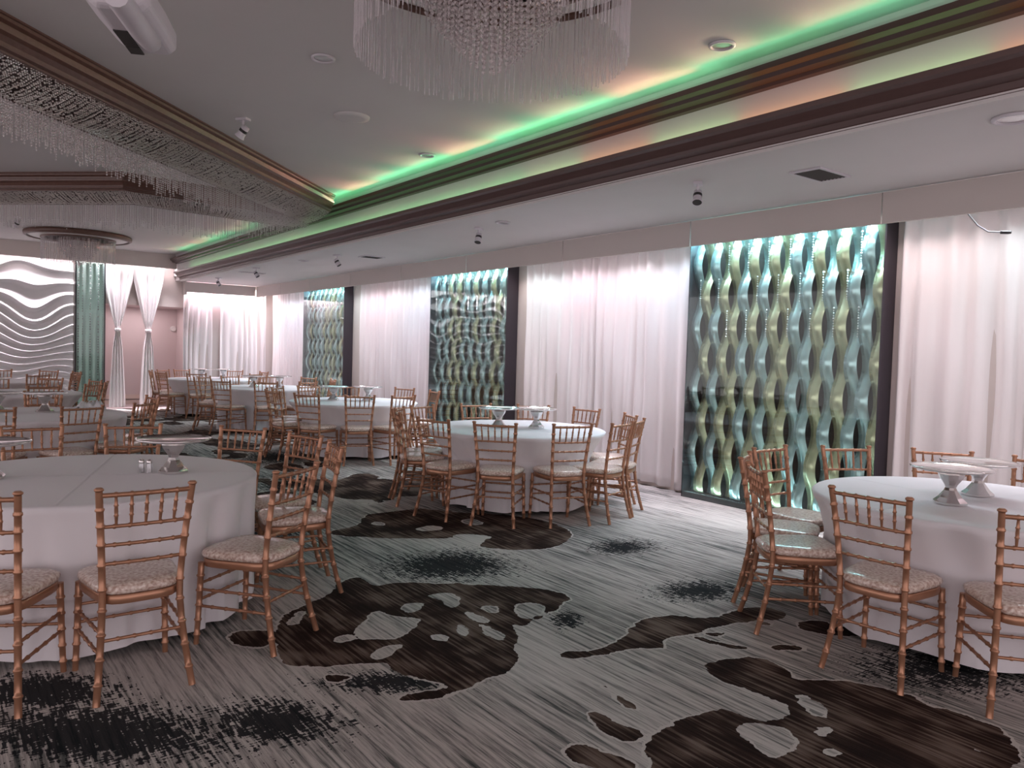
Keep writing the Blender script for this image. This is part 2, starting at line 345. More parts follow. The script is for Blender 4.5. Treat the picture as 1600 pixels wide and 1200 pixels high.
curtain('white satin curtain cut by the right edge of the photo', (2.37,YC), (.4,YC), .03, 2.9, 2)
curtain('white satin curtain directly left of the large ribbon panel, behind the middle table', (7.25,YC), (5.67,YC), .04, 2.9, 3)
curtain('white satin curtain right of the middle ribbon panel, against its plum column', (8.72,YC), (7.24,YC), .04, 2.9, 4)
curtain('wide white satin curtain between the middle and far ribbon panels', (14.13,YC), (11.22,YC), .04, 2.9, 5)
curtain('pink-lit white curtain between the far ribbon panel and the room corner', (19.1,YC), (16.8,YC), .04, 2.9, 6)
curtain('white end-wall drape nearest the room corner, wrinkled in its middle', (19.2,-5.48), (19.2,-6.6), .04, 2.9, 7, wl=.16)
curtain('narrow white end-wall drape left of the beige gap', (19.2,-4.64), (19.2,-5.30), .04, 2.9, 8, wl=.13)

def tied(label, y, seed):
    rnd = random.Random(seed); root = empty('tied_curtain', (19.13, y, 0), 0, label, 'curtain', 'white tied-back curtains')
    keys = [(3.27,.33),(2.9,.30),(2.5,.22),(2.1,.125),(1.86,.06),(1.78,.045),(1.70,.055),(1.4,.10),(.9,.13),(.4,.155),(.04,.17)]
    N, rows = 96, 60; ph = rnd.uniform(0,6); vs = []
    for j in range(rows+1):
        z = 3.27 + (.04-3.27)*j/rows
        for (za,wa),(zb,wb) in zip(keys, keys[1:]):
            if zb <= z <= za+1e-6: w = wb + (wa-wb)*(z-zb)/(za-zb); break
        for i in range(N+1):
            s = -1 + 2*i/N
            vs.append((-.035*math.sin(s*9*PI*.5+ph)*(.35+w*2) - .02*math.cos(s*PI/2), s*w, z))
    fs = [(j*(N+1)+i, j*(N+1)+i+1, (j+1)*(N+1)+i+1, (j+1)*(N+1)+i) for j in range(rows) for i in range(N)]
    mb = MB(); mb.add(vs, fs, True); c = mb.build('drape', M_curtain, root)
    c.modifiers.new('thick', 'SOLIDIFY').thickness = .004
    mb = MB(); mb.lathe([(.062,1.745),(.068,1.76),(.068,1.80),(.062,1.815)], 20); tb = mb.build('tie_band', M_curtain, root)
tied('white tied curtain beside the green glass pillar', -3.23, 3)
tied('white tied curtain in front of the niche, nearer the drapes', -3.86, 5)

# ------------------------------------------------------------------ ribbon panels
def ribbon_mesh(seed, phase, m, z0=.07, z1=2.9):
    rnd = random.Random(seed); w = .0625; vs = []; rows = 110
    sh = rnd.uniform(-.03,.03)
    for j in range(rows+1):
        z = z0 + (z1-z0)*j/rows
        q = 2*PI*z/.68 + phase; y = .052*math.sin(q)
        ww = w*(1.0 + .04*math.cos(q))
        vs += [(-ww, y-.0012, z), (ww, y-.0012, z), (ww, y+.0012, z), (-ww, y+.0012, z)]
    fs = []
    for j in range(rows):
        a = j*4; b = a+4
        fs += [(a,a+1,b+1,b),(a+1,a+2,b+2,b+1),(a+2,a+3,b+3,b+2),(a+3,a,b,b+3)]
    mb = MB(); mb.add(vs, fs, True); return mb.mesh('ribbon', m)
RIB = {(p, k): ribbon_mesh(p*7+k, PI*p, (M_cutgold, M_cutsilver)[k]) for p in (0,1) for k in (0,1)}
mb = MB()
for k in range(12): mb.bead((0,0,-.024*k), .0085 if k % 4 else .013)
CHAIN = mb.mesh('crystal_strand', M_bead)
def panel(x0, label, seed):
    rnd = random.Random(seed); W = 2.19; yf = -6.61
    root = empty('ribbon_panel', (x0, -6.70, 0), 0, label, 'wall panel', 'glass-fronted metal ribbon panels')
    mb = MB(); mb.box(.02, W-.02, -.11, -.10, .02, 2.95); mb.build('back_board', M_panelback, root)
    mb = MB(); mb.box(0, .014, -.11, .09, .0, 2.955); mb.build('side_column', M_panelframe, root)
    mb = MB(); mb.box(W-.012, W, -.11, .08, .0, 2.955); mb.build('side_edge', M_panelframe, root)
    mb = MB(); mb.box(.014, W-.012, -.10, .076, .0, .055); mb.build('base_channel', M_panelframe, root)
    mb = MB(); mb.box(.015, W-.013, .078, .088, .005, 2.93); mb.build('glass_pane', M_glass, root)
    n = 18
    for i in range(n):
        k = 0 if rnd.random() < .45 else 1
        link('ribbon', RIB[(i % 2, k)], root, (.07 + (W-.14)*i/(n-1), -.018, 0))
    for i in range(n-1):
        for zc in ((2.60,1.92) if i % 2 else (2.26,)):
            if rnd.random() < .8: link('crystal_strand', CHAIN, root, (.07 + (W-.14)*(i+.5)/(n-1), .04, zc + .12))
    return root
panel(3.46, 'largest, nearest metal ribbon panel behind glass, by the right-hand table', 1)
panel(9.01, 'middle metal ribbon panel behind glass, reflecting the wavy wall', 2)
panel(14.6, 'farthest, smallest-looking metal ribbon panel behind glass, near the room corner', 3)

# ------------------------------------------------------------------ wavy relief wall and glass pillar
def wave_wall():
    ys = np.arange(-2.36, 2.6, .025); zs = np.arange(.05, 3.3, .008)
    Yg, Zg = np.meshgrid(ys, zs, indexing='ij')
    zw = Zg + .092*np.sin(4.3*Yg+.9*Zg+.5) + .045*np.sin(2.3*Yg-1.3*Zg+1.2); ph = 7.4*zw - .66*zw*zw + .42*np.sin(1.5*Yg+2.3*Zg) + .3*np.sin(3.3*Yg-2.9*Zg); sp = np.clip(.42+.14*Zg, .4, .86)
    fr = ph - np.floor(ph)                       # rises slowly, then drops back: lapped wavy ridges
    h = .085*np.where(fr < sp, 1-(fr/sp)**.8, ((fr-sp)/(1-sp))**1.6)
    nx, ny = len(ys), len(zs)
    P = np.stack([19.2 - h, Yg, Zg], -1).reshape(-1,3)
    idx = np.arange(nx*ny).reshape(nx,ny)
    F = np.stack([idx[:-1,:-1], idx[:-1,1:], idx[1:,1:], idx[1:,:-1]], -1).reshape(-1,4)
    mb = MB(); mb.add(P.tolist(), F.tolist(), True); mb.box(19.205, 19.245, -2.36, 2.6, .05, 3.3)
    o = mb.build('wavy_wall_panel', M_wave)
    tag(o, 'large white wavy relief panel on the far wall, lit from above', 'wall panel')
wave_wall()
root = empty('glass_pillar', (19.02, -2.66, 0), 0, 'tall green glass pillar with crystal strands beside the wavy wall', 'pillar')
mb = MB(); mb.box(-.02, .2, -.27, .27, 0, 3.3); mb.build('core', M_column, root)
mb = MB(); mb.box(-.12, -.11, -.27, .27, .02, 3.28); mb.build('glass_pane', M_glass, root)
mb = MB(); mb.box(-.125, -.02, .272, .30, 0, 3.3); mb.build('edge_strip', M_black, root)
mb = MB(); mb.box(-.125, -.02, -.285, -.272, 0, 3.3); mb.build('edge_strip', M_panelframe, root)
rnd = random.Random(4); 
mb = MB()
for k in range(4): mb.box(-.1+.005*k, -.098+.005*k, -.2+.13*k-.03, -.2+.13*k+.03, .1, 3.2)
mb.build('backing_strip', mat('frosted_strip', (.72,.80,.77), .3, .3), root)
for k in range(7):
    mb = MB(); z = 3.2
    while z > .1:
        if rnd.random() < .85: mb.bead((-.07, -.23+.077*k, z), .016, .02)
        z -= .055
    mb.build('crystal_strand', M_bead, root)
# little round sensor on the niche wall
mb = MB(); mb.tube([(20.55,-4.72,1.87),(20.5,-4.72,1.87)], [.07,.06], 20); tag(mb.build('wall_sensor', M_trimwhite), 'small round white sensor on the niche wall', 'sensor')
# outlet lead poking out above the right curtain
root = empty('power_lead', (2.52,-6.5,2.6), 0, 'grey power lead with black plug hanging below the valance at right', 'cable')
mb = MB(); mb.tube([(.22,.13,.16),(.19,.10,.11),(.14,.06,.03),(.08,.02,-.02),(.0,0,-.03)], .006, 8); mb.build('cord', mat('grey_cord', (.2,.2,.22), .5), root)
mb = MB(); mb.tube([(.0,0,-.03),(-.05,-.01,-.035),(-.07,-.015,-.037)], [.014,.014,.01], 10); mb.build('plug', M_black, root)

# ------------------------------------------------------------------ crystal ceiling bands
def band(pts, label, cuts):
    """moulded beam along a plan polyline; moulding on its left side, crystal netting beneath, bead fringe behind"""
    root = empty('crystal_ceiling_band', (0,0,0), 0, label, 'ceiling ornament', 'crystal ceiling bands')
    prof = [(0,3.54),(0,3.528),(.016,3.524),(.018,3.505),(.045,3.49),(.05,3.465),(.025,3.458),(.03,3.44),(.06,3.425),(.085,3.395),(.09,3.378),(.07,3.37),(.075,3.358),(.11,3.352),(.115,3.34),(.16,3.34),(.16,3.54)]
    P = [Vector((*p, 0)) for p in pts]
    dirs = [(P[i+1]-P[i]).normalized() for i in range(len(P)-1)]
    def off(i, d):
        """offset point i by distance d to the right (mitred; ends cut along the wall direction)"""
        if i == 0 or i == len(P)-1:
            dv = dirs[0] if i == 0 else dirs[-1]; n = Vector((dv.y, -dv.x, 0))
            q = P[i] + n*d
            if cuts[0 if i == 0 else 1] and abs(dv.y) > .05: q = q + dv*((P[i].y-q.y)/dv.y)
            return q
        a, b = dirs[i-1], dirs[i]; na = Vector((a.y,-a.x,0)); nb = Vector((b.y,-b.x,0)); m = (na+nb).normalized()
        return P[i] + m*(d/m.dot(na))
    def sweep(profile, m, name):
        n = len(profile); vs = []
        for i in range(len(P)):
            for d, z in profile: q = off(i, d); vs.append((q.x, q.y, z))
        fs = [(i*n+k, i*n+(k+1) % n, (i+1)*n+(k+1) % n, (i+1)*n+k) for i in range(len(P)-1) for k in range(n)]
        fs += [tuple(range(n)), tuple(range(len(vs)-1, len(vs)-n-1, -1))]
        mb = MB(); mb.add(vs, fs); return mb.build(name, m, root)
    sweep(prof, M_bronze, 'moulding')
    sweep([(.161,3.37),(.72,3.345),(.72,3.539),(.161,3.539)], M_panelback, 'core')
    sweep([(.70,3.285),(.725,3.285),(.725,3.359),(.70,3.359)], M_mould, 'rail')
    rnd = random.Random(len(pts)); net = MB(); fr = MB()
    for i in range(len(P)-1):
        a0, a1, b0, b1 = off(i,.13), off(i+1,.13), off(i,.7), off(i+1,.7); L = (a1-a0).length
        n = int(L/.022)
        for k in range(n):
            s = (k+.5)/n; A = a0.lerp(a1, s); B = b0.lerp(b1, s); w = (B-A).length
            m = max(2, int(w/.026)); sag = rnd.uniform(.02,.05)
            for q in range(m):
                u = (q+.5)/m; p = A.lerp(B, u); z = 3.345 - .055*u - sag*4*u*(1-u)*.6 + rnd.uniform(-.004,.004)
                if rnd.random() < .9: net.bead((p.x, p.y, z), .0085)
        L = (b1-b0).length; n = int(L/.03)
        for row in range(2):
            for k in range(n):
                s = (k+rnd.random()*.6+.2)/n; p = b0.lerp(b1, s)
                ln = .31*rnd.uniform(.72,1.05)*(1 if row == 0 else .8)
                edge = min(1, (abs(p.y+4.2))/.9); ln *= .25+.75*edge
                d = .015 if row == 0 else -.03
                dv = dirs[i]; q0 = (p.x+dv.y*d, p.y-dv.x*d)
                z = 3.29
                while z > 3.29-ln: fr.bead((q0[0], q0[1], z), .0075, .010); z -= .021
    tag(net.build('crystal_netting', M_net, root), kind='stuff'); tag(fr.build('bead_fringe', M_bead, root), kind='stuff')
band([(9.61,-4.20), (3.4,2.01)], 'nearer crystal ceiling band with bronze moulding, running diagonally at upper left', (1,0))
band([(10.40,-4.20), (10.13,-1.74), (13.2,1.33)], 'farther crystal ceiling band with bronze moulding, bending behind the nearer one', (1,0))

# ------------------------------------------------------------------ chandeliers
def chandelier(x, y, zb, rc, rd, label, seed, fine=True):
    rnd = random.Random(seed); root = empty('crystal_chandelier', (x,y,0), 0, label, 'chandelier', 'round crystal chandeliers')
    mb = MB(); mb.lathe([(rd-.03,3.54),(rd,3.53),(rd+.01,3.50),(rd,3.46),(rd-.04,3.44),(rd-.05,3.46),(rd-.05,3.54)], 64); mb.build('rim', M_bronze, root)
    mb = MB(); mb.lathe([(rd-.055,3.54),(rd-.055,3.475),(rd-.10,3.455),(rc+.03,3.45),(.05,3.45),(.04,3.53)], 64); mb.build('ceiling_plate', M_trimwhite, root)
    mb = MB(); mb.lathe([(rc-.04,3.449),(rc-.04,3.425),(rc+.012,3.425),(rc+.012,3.449)], 64); mb.build('rod_ring', M_bronze, root)
    mb = MB()
    for r, n, l in ((rc, 140, 3.425-zb), (rc-.02, 50, (3.425-zb)*.97)):
        for k in range(n):
            a = 2*PI*(k+rnd.uniform(-.3,.3))/n; q = (x*0+r*math.cos(a), r*math.sin(a)); ln = l*rnd.uniform(.96,1.0)
            mb.tube([(q[0],q[1],3.425),(q[0],q[1],3.425-ln)], .0034, 5)
    tag(mb.build('glass_rod', M_rod, root), kind='stuff')
    mb = MB(); ri = rc*.53
    for r, n in ((ri+.012, 60), (ri-.015, 30)):
        for k in range(n):
            a = 2*PI*(k+rnd.uniform(-.3,.3))/n
            mb.tube([(r*math.cos(a),r*math.sin(a),3.44),(r*math.cos(a),r*math.sin(a),zb+.26+rnd.uniform(0,.02))], .0042, 5)
    tag(mb.build('inner_rod', M_rod, root), kind='stuff')
    mb = MB(); nr = 11 if fine else 7
    for j in range(nr):
        r = ri*(j+.35)/nr; n = max(3, int(2*PI*r/(.042 if fine else .05)))
        zbot = zb - .06 + .30*(r/ri)**1.35
        for k in range(n):
            a = 2*PI*(k+.5*(j % 2))/n; z = zbot + rnd.uniform(-.008,.008); c = 0
            while z < 3.43 and c < (26 if fine else 12):
                mb.bead((r*math.cos(a), r*math.sin(a), z), 0.0085 if fine else .012, .0095 if fine else .014); z += .026 if fine else .035; c += 1
    tag(mb.build('crystal_bead_dome', M_bead, root), kind='stuff')
    mb = MB(); mb.lathe([(ri-.02,3.449),(ri-.02,3.40),(.02,3.40)], 40); mb.build('strand_plate', M_bronze, root)
chandelier(3.04, -2.10, 2.92, .64, .90, 'big nearest crystal chandelier cut by the top of the photo', 1)
chandelier(16.75, -2.15, 3.0, .62, .90, 'small-looking distant crystal chandelier in front of the wavy wall', 2, False)

# ------------------------------------------------------------------ ceiling fittings
def downlight(x, y, z, label, r=.085):
    root = empty('recessed_downlight', (x,y,z), 0, label, 'ceiling light', 'recessed ceiling downlights')
    mb = MB(); mb.lathe([(r*.74,-.004),(r*.78,-.016),(r*.97,-.014),(r,-.001),(r*.74,-.001)], 28, closed=True); mb.build('trim_ring', M_white, root)
    mb = MB(); mb.lathe([(r*.74,-.006),(r*.4,-.003),(.004,-.002)], 24); mb.build('reflector', mat('lamp_reflector', (.5,.46,.46), .25, .6), root)
for a in ((5.139,-2.135,H_UP,'recessed downlight in the upper ceiling, upper left of the near chandelier'),
          (6.94,-4.02,H_UP,'small recessed downlight at the edge of the green glow'),
          (3.22,-4.0,H_UP,'recessed downlight right of the near chandelier, above the cove'),
          (13.3,-4.1,H_UP,'tiny recessed downlight beyond the crystal bands, by the green glow'),
          (1.87,-4.93,H_SOF,'recessed downlight cut by the right photo edge, in the lowered ceiling', .12),
          (6.91,-4.98,H_SOF,'recessed downlight of the lowered ceiling just right of a spotlight'),
          (12.46,-4.9,H_SOF,'farthest recessed downlight in the lowered ceiling')): downlight(*a)
mb = MB(); mb.lathe([(.155,-.001),(.15,-.014),(.10,-.02),(.01,-.021)], 36, (6.26,-2.87,H_UP)); tag(mb.build('ceiling_speaker', M_ceil), 'flat round ceiling-coloured speaker left of the chandelier fringe', 'speaker')
def spot(x, y, z, label, rz, tilt):
    root = empty('ceiling_spotlight', (x,y,z), rz, label, 'spotlight', 'small ceiling spotlights')
    mb = MB(); mb.box(-.055,.055,-.035,.035,-.02,-.001); mb.build('base', M_white, root)
    mb = MB(); mb.tube([(0,0,-.02),(0,0,-.085)], .011, 8); mb.build('stem', M_white, root)
    d = Vector((math.sin(tilt),0,-math.cos(tilt))); c = Vector((0,0,-.115))
    mb = MB(); mb.tube([c-d*.055, c-d*.05, c+d*.035, c+d*.06], [.025,.034,.036,.046], 14); mb.build('lamp_head', M_white, root)
    mb = MB(); mb.tube([c-d*.02,c+d*.005],[.0365,.0365],14); mb.build('black_collar', M_black, root)
    mb = MB(); mb.tube([c+d*.0602,c+d*.062],[.038,.036],14); mb.build('lens', M_dark, root)
for a in ((4.18,-4.96,H_SOF,'small white ceiling spotlight nearest the large air vent',2.2,.5),
          (7.44,-5.02,H_SOF,'small ceiling spotlight above the middle ribbon panel and its curtain',2.2,.4),
          (11.24,-4.96,H_SOF,'small ceiling spotlight left of the middle air vent',-2.4,.6),
          (14.4,-4.75,H_SOF,'small ceiling spotlight beside the far thin air vent',-2.4,.6),
          (17.35,-4.9,H_SOF,'farthest small spotlight, above the end-wall valance',-2.4,.6),
          (6.975,-2.165,H_UP,'small ceiling spotlight beside the nearer crystal band',.6,.7),
          (15.2,-1.05,H_UP,'small spotlight at far left, beside the distant chandelier',.6,.7)): spot(*a)
def vent(x, y, L, W, label):
    root = empty('air_vent', (x,y,H_SOF), math.radians(0), label, 'air vent', 'ceiling air vents')
    fr = .022; mb = MB()
    mb.box(-W/2,W/2,-L/2,-L/2+fr,-.014,-.001); mb.box(-W/2,W/2,L/2-fr,L/2,-.014,-.001); mb.box(-W/2,-W/2+fr,-L/2+fr,L/2-fr,-.014,-.001); mb.box(W/2-fr,W/2,-L/2+fr,L/2-fr,-.014,-.001)
    mb.build('frame', M_white, root)
    mb = MB(); mb.box(-W/2+fr,W/2-fr,-L/2+fr,L/2-fr,-.003,-.001); mb.build('duct', M_dark, root)
    n = 7; mb = MB()
    for i in range(n):
        c = -W/2+fr+(W-2*fr)*(i+.5)/n; mb.add([(c-.008,-L/2+fr,-.004),(c+.006,-L/2+fr,-.014),(c+.006,L/2-fr,-.014),(c-.008,L/2-fr,-.004)],[(0,1,2,3)])
    mb.build('louvres', M_dark, root)
vent(3.355,-5.38,.42,.26,'largest, nearest dark air vent in the lowered ceiling')
vent(11.03,-5.44,.34,.26,'middle dark air vent in the lowered ceiling')
vent(15.4,-5.0,.5,.1,'thin far air vent in the lowered ceiling near the end wall')

# projector hanging at upper left
root = empty('projector', (3.53,-.64,2.81), math.atan2(.20,-.42), 'white projector hanging from the ceiling at the upper left', 'projector')
prof = [(-.13,.03),(-.10,.0),(.07,.0),(.13,.05),(.14,.10),(.10,.125),(-.10,.125),(-.13,.10)]
mb = MB(); n = len(prof); X = [(-.25,.72),(-.23,.95),(0,1.0),(.22,.97),(.25,.8)]; vs = []
for xx, s in X: vs += [(xx, -a*s, .06+(b-.06)*s) for a, b in prof]
fs = [(i*n+k, i*n+(k+1) % n, (i+1)*n+(k+1) % n, (i+1)*n+k) for i in range(len(X)-1) for k in range(n)] + [tuple(range(n-1,-1,-1)), tuple(range(len(vs)-n, len(vs)))]
mb.add(vs, fs); body = mb.build('body', M_white, root); bv = body.modifiers.new('round', 'BEVEL'); bv.width = .012; bv.segments = 2
nrm = Vector((0,0,-1))
for x0, x1 in ((-.235,-.15),(-.14,.02)):
    mb = MB(); vs = []
    for (xx, a, b) in ((x0,.012,0),(x1,.012,0),(x1,.066,0),(x0,.066,0)): p = Vector((xx,-a,b)) + nrm*.004; vs.append(tuple(p))
    vs += [tuple(Vector(p) - nrm*.006) for p in vs]
    mb.add(vs, [(0,1,2,3),(7,6,5,4),(0,4,5,1),(1,5,6,2),(2,6,7,3),(3,7,4,0)]); mb.build('vent_grille', M_dark, root)
mb = MB(); mb.tube([(-.06,.065,-.005),(-.04,.065,-.015),(.1,.06,-.02),(.4,.055,-.015)], [.02,.040,.045,.045], 12); mb.build('arm', M_white, root)
mb = MB(); mb.tube([(.12,.0,.12),(.12,.0,.729)], .03, 14); mb.build('ceiling_pole', M_white, root)

# ------------------------------------------------------------------ chiavari chairs
def bamboo(path, rings, r0, r1, n=8, bump=.0045):
    """turned pole along a path with raised bamboo rings at the given fractions"""
    pts = [Vector(p) for p in path]; seg = [0]
    for a, b in zip(pts, pts[1:]): seg.append(seg[-1] + (b-a).length)
    L = seg[-1]
    def at(s):
        for i in range(len(pts)-1):
            if s <= seg[i+1] + 1e-9: return pts[i].lerp(pts[i+1], (s-seg[i])/(seg[i+1]-seg[i]))
        return pts[-1]
    ss = [(s, 0) for s in seg]
    for f in rings:
        c = f*L; ss += [(c-.008, 0), (c-.003, 1), (c+.003, 1), (c+.008, 0)]
    ss = sorted((min(max(s, 0), L), b) for s, b in ss)
    out = [ss[0]]
    for s in ss[1:]:
        if s[0] - out[-1][0] > 8e-4: out.append(s)
    mb = MB(); mb.tube([at(s) for s, b in out], [r0 + (r1-r0)*s/L + b*bump for s, b in out], n); return mb
def rear_path(s):
    p = []
    for z in (0,.1,.2,.3,.40,.47,.55,.65,.75,.85,.915):
        if z < .43: f = ((.43-z)/.43)**1.5; x = .158 + .037*f; y = -.085*f
        else: f = ((z-.43)/.485)**1.35; x = .158 + .030*f; y = -.075*f
        p.append((s*x, y, z))
    return p
def rear_at(z):
    if z < .43: f = ((.43-z)/.43)**1.5; return .158+.037*f, -.085*f
    f = ((z-.43)/.485)**1.35; return .158+.030*f, -.075*f
def front_path(s): return [(s*.198,.378,0),(s*.192,.368,.2),(s*.187,.360,.425)]
def front_at(z): f = z/.425; return .198-.011*f, .378-.018*f
def outline(sc, z, n=36):
    pts = []
    for k in range(n):
        a = 2*PI*k/n; c, s_ = math.cos(a), math.sin(a); e = 4.2
        r = (abs(c)**e + abs(s_)**e)**(-1/e); u, v = r*c, r*s_
        hw = .187 + .026*v - (.0 if v > 0 else .0)
        pts.append((u*hw*sc, .178 + v*.208*sc, z))
    return pts
def loft(rings, m):
    n = len(rings[0]); mb = MB(); vs = [p for r in rings for p in r]
    fs = [(i*n+k, i*n+(k+1) % n, (i+1)*n+(k+1) % n, (i+1)*n+k) for i in range(len(rings)-1) for k in range(n)]
    mb.add(vs, fs, True); mb.add(rings[0], [tuple(range(n-1,-1,-1))]); mb.add(rings[-1], [tuple(range(n))], True); return mb
def make_chair():
    root = empty('chiavari_chair')
    for s in (-1, 1): bamboo(rear_path(s), (.09,.2,.31,.42,.52,.64,.74,.83,.91), .0155, .0150).build('leg', M_gold, root)
    for s in (-1, 1):
        x, y = rear_at(.915); mb = MB(); mb.lathe([(.0155,0),(.0195,.003),(.0195,.010),(.012,.016)], 10, (s*x, y, .915)); mb.build('post_cap', M_gold, root)
    for s in (-1, 1): bamboo(front_path(s), (.12,.3,.48,.66,.84), .0135, .0165).build('leg', M_gold, root)
    loft([outline(.98,.405), outline(1.0,.41), outline(1.0,.44), outline(.98,.444)], M_gold).build('seat_frame', M_gold, root)
    loft([outline(.95,.445), outline(1.02,.452), outline(1.045,.466), outline(1.02,.482), outline(.92,.492), outline(.70,.497), outline(.35,.499)], M_cush).build('cushion', M_cush, root)
    def rail(name, z, r, rings):
        x, y = rear_at(z); bamboo([(-x,y,z),(-x*.5,y-.008,z),(0,y-.011,z),(x*.5,y-.008,z),(x,y,z)], rings, r, r, 7, .003).build(name, M_gold, root)
    rail('top_rail', .895, .0105, (.17,.335,.5,.665,.83))
    for z in (.755,.672,.588): rail('back_rail', z, .0082, (.15,.32,.5,.68,.85))
    for k in range(5):
        u = -.66 + .33*k; xa, ya = rear_at(.755); xb, yb = rear_at(.895); bow = -.011*(1-u*u)
        p = [Vector((u*xa, ya+bow, .755)), Vector((u*xb, yb+bow, .895))]
        fr = (0,.12,.30,.34,.38,.50,.62,.66,.70,.88,1); rr = (.005,.006,.0072,.0105,.0072,.0082,.0072,.0105,.0072,.006,.005)
        mb = MB(); mb.tube([p[0].lerp(p[1], f) for f in fr], rr, 6); mb.build('spindle', M_gold, root)
    for z in (.20,.285):
        xf, yf = front_at(z); xr, yr = rear_at(z)
        for s in (-1, 1): bamboo([(s*xf,yf,z),(s*xr,yr,z)], (.2,.4,.6,.8), .0080, .0080, 6, .003).build('stretcher', M_gold, root)
        z2 = z+.03; xf, yf = front_at(z2); bamboo([(-xf,yf,z2),(xf,yf,z2)], (.2,.4,.6,.8), .0080, .0080, 6, .003).build('stretcher', M_gold, root)
    z = .255; x, y = rear_at(z); bamboo([(-x,y,z),(x,y,z)], (.2,.4,.6,.8), .0080, .0080, 6, .003).build('stretcher', M_gold, root)
    return root
CHAIR = make_chair(); first = [True]
def place_chair(x, y, rz, label, group):
    o = CHAIR if first[0] else copy_tree(CHAIR); first[0] = False
    o.location = (x, y, 0); o.rotation_euler = (0, 0, rz); tag(o, label, 'chair', group); return o

# ------------------------------------------------------------------ tables
def cloth_mesh(seed, seats=(), r=.918):
    rnd = random.Random(seed); N = 300; ph = [rnd.uniform(0,6.28) for _ in range(6)]; k1 = rnd.choice((16,17,18)); rows = 26
    vs = []; fs = []
    for rr in (.15,.45,.75,.86,.90): 
        for i in range(N):
            a = 2*PI*i/N; vs.append((rr/.918*r*math.cos(a), rr/.918*r*math.sin(a), .764))
    def edge(a, v):
        """radius at drop fraction v (0 top, 1 hem)"""
        w = math.sin(k1*a + ph[0] + .9*math.sin(2*a+ph[1]) + .5*math.sin(5*a+ph[2]))
        w2 = math.sin((k1+8)*a + ph[3] + .8*math.sin(3*a+ph[4])); sharp = w*.75 + .25*w*abs(w)
        return r + .012*v + v**.55*(.062*sharp + .024*w2) - .010*math.sin(v*PI)
    for j in range(rows+1):
        v = j/rows
        for i in range(N):
            a = 2*PI*i/N
            if j == 0: R, z = r*.988, .762
            elif j == 1: R, z = r, .752
            else: R = edge(a, (v-.04)/.96); z = .752 - (.712)*(v-.04)/.96
            if j == rows: z += .012*math.sin(7*a+ph[5])
            for ac, dc in seats:                                   # pushed in where a seat stands against it
                da = abs((a-ac+PI) % (2*PI) - PI)*R
                if da < .40 and z < .74:
                    k = min(1, (.40-da)/.19); k = k*k*(3-2*k)*min(1, (.74-z)/.24)
                    R = min(R, R + max(dc-.42-R, -.22)*k)
            vs.append((R*math.cos(a), R*math.sin(a), z))
    m = 5+rows+1
    fs = [(i*N+k, i*N+(k+1) % N, (i+1)*N+(k+1) % N, (i+1)*N+k) for i in range(m-1) for k in range(N)]
    mb = MB(); mb.add(vs, fs, True); mb.add(vs[:N], [tuple(range(N))], True)
    # ironed-in fold lines across the top
    for a in (ph[0], ph[0]+PI/2):
        d = Vector((math.cos(a), math.sin(a), 0)); n = Vector((-d.y, d.x, 0)); pts = []
        for s in (-1, 1):
            for q, z in ((-.012,.7635),(0,.7672),(.012,.7635)): p = d*(s*(r-.03)) + n*q; pts.append((p.x, p.y, z))
        mb.add(pts, [(0,1,4,3),(1,2,5,4)], True)
    return mb
def table(key, x, y, seed, where):
    root = empty('round_table', (x,y,0), 0, f'round folding table under the cloth of the {S_[key]}', 'table', 'round banquet tables')
    mb = MB(); q = .06 if key == 'T2' else 0; mb.lathe([(.89-q,.735),(.905-q,.74),(.905-q,.757),(.89-q,.760)], 48); mb.build('tabletop', M_panelback, root)
    for k in range(4):
        a = PI/4+k*PI/2; mb = MB(); mb.tube([(.45*math.cos(a),.45*math.sin(a),.735),(.45*math.cos(a),.45*math.sin(a),0)], .016, 8); mb.build('leg', M_black, root)
    c = cloth_mesh(seed, r=.86 if key == 'T2' else .918, seats=[(A(a), max(d, 1.15)) for a, d in CH[key]]).build('tablecloth', M_cloth, None, (x,y,0))
    tag(c, f'floor-length white cloth covering {where}', 'tablecloth', 'white round tablecloths')
def make_stand():
    root = empty('cake_stand')
    mb = MB(); mb.lathe([(.088,0),(.088,.012),(.080,.020),(.062,.036),(.034,.075),(.028,.090),(.034,.106),(.062,.146),(.070,.168),(.066,.186)], 8, smooth=False); mb.build('pedestal', M_silver, root)
    mb = MB(); mb.lathe([(.05,.186),(.185,.190),(.208,.196),(.212,.205),(.206,.208),(.198,.201),(.05,.199)], 48); mb.build('plate', M_silver, root)
    return root
STAND = make_stand(); sfirst = [True]
def stand(x, y, label, rz=0.):
    o = STAND if sfirst[0] else copy_tree(STAND); sfirst[0] = False
    o.location = (x, y, .767); o.rotation_euler = (0,0,rz); tag(o, label, 'cake stand', 'silver pedestal cake stands')

A = math.radians
T = dict(T1=(4.98,-.70), T2=(1.95,-4.82), T3=(6.30,-4.79), T4=(10.30,-4.85), T5=(14.0,-4.83), T6=(17.4,-4.80), T7=(9.30,-.74), T8=(12.95,-.8), T9=(16.5,-.95))
W = dict(T1='the nearest left table', T2='the table at the right edge', T3='the middle table', T4='the second curtain-side table behind the middle one',
         T5='the third curtain-side table', T6='the farthest corner table', T7='the second left table, with crumpled napkin', T8='the third left table', T9='the farthest left table')
S_ = dict(T1='nearest left table', T2='right-edge table', T3='middle table', T4='table right behind middle table', T5='third curtain-side table', T6='farthest corner table',
          T7='second left table', T8='third left table', T9='farthest left table')
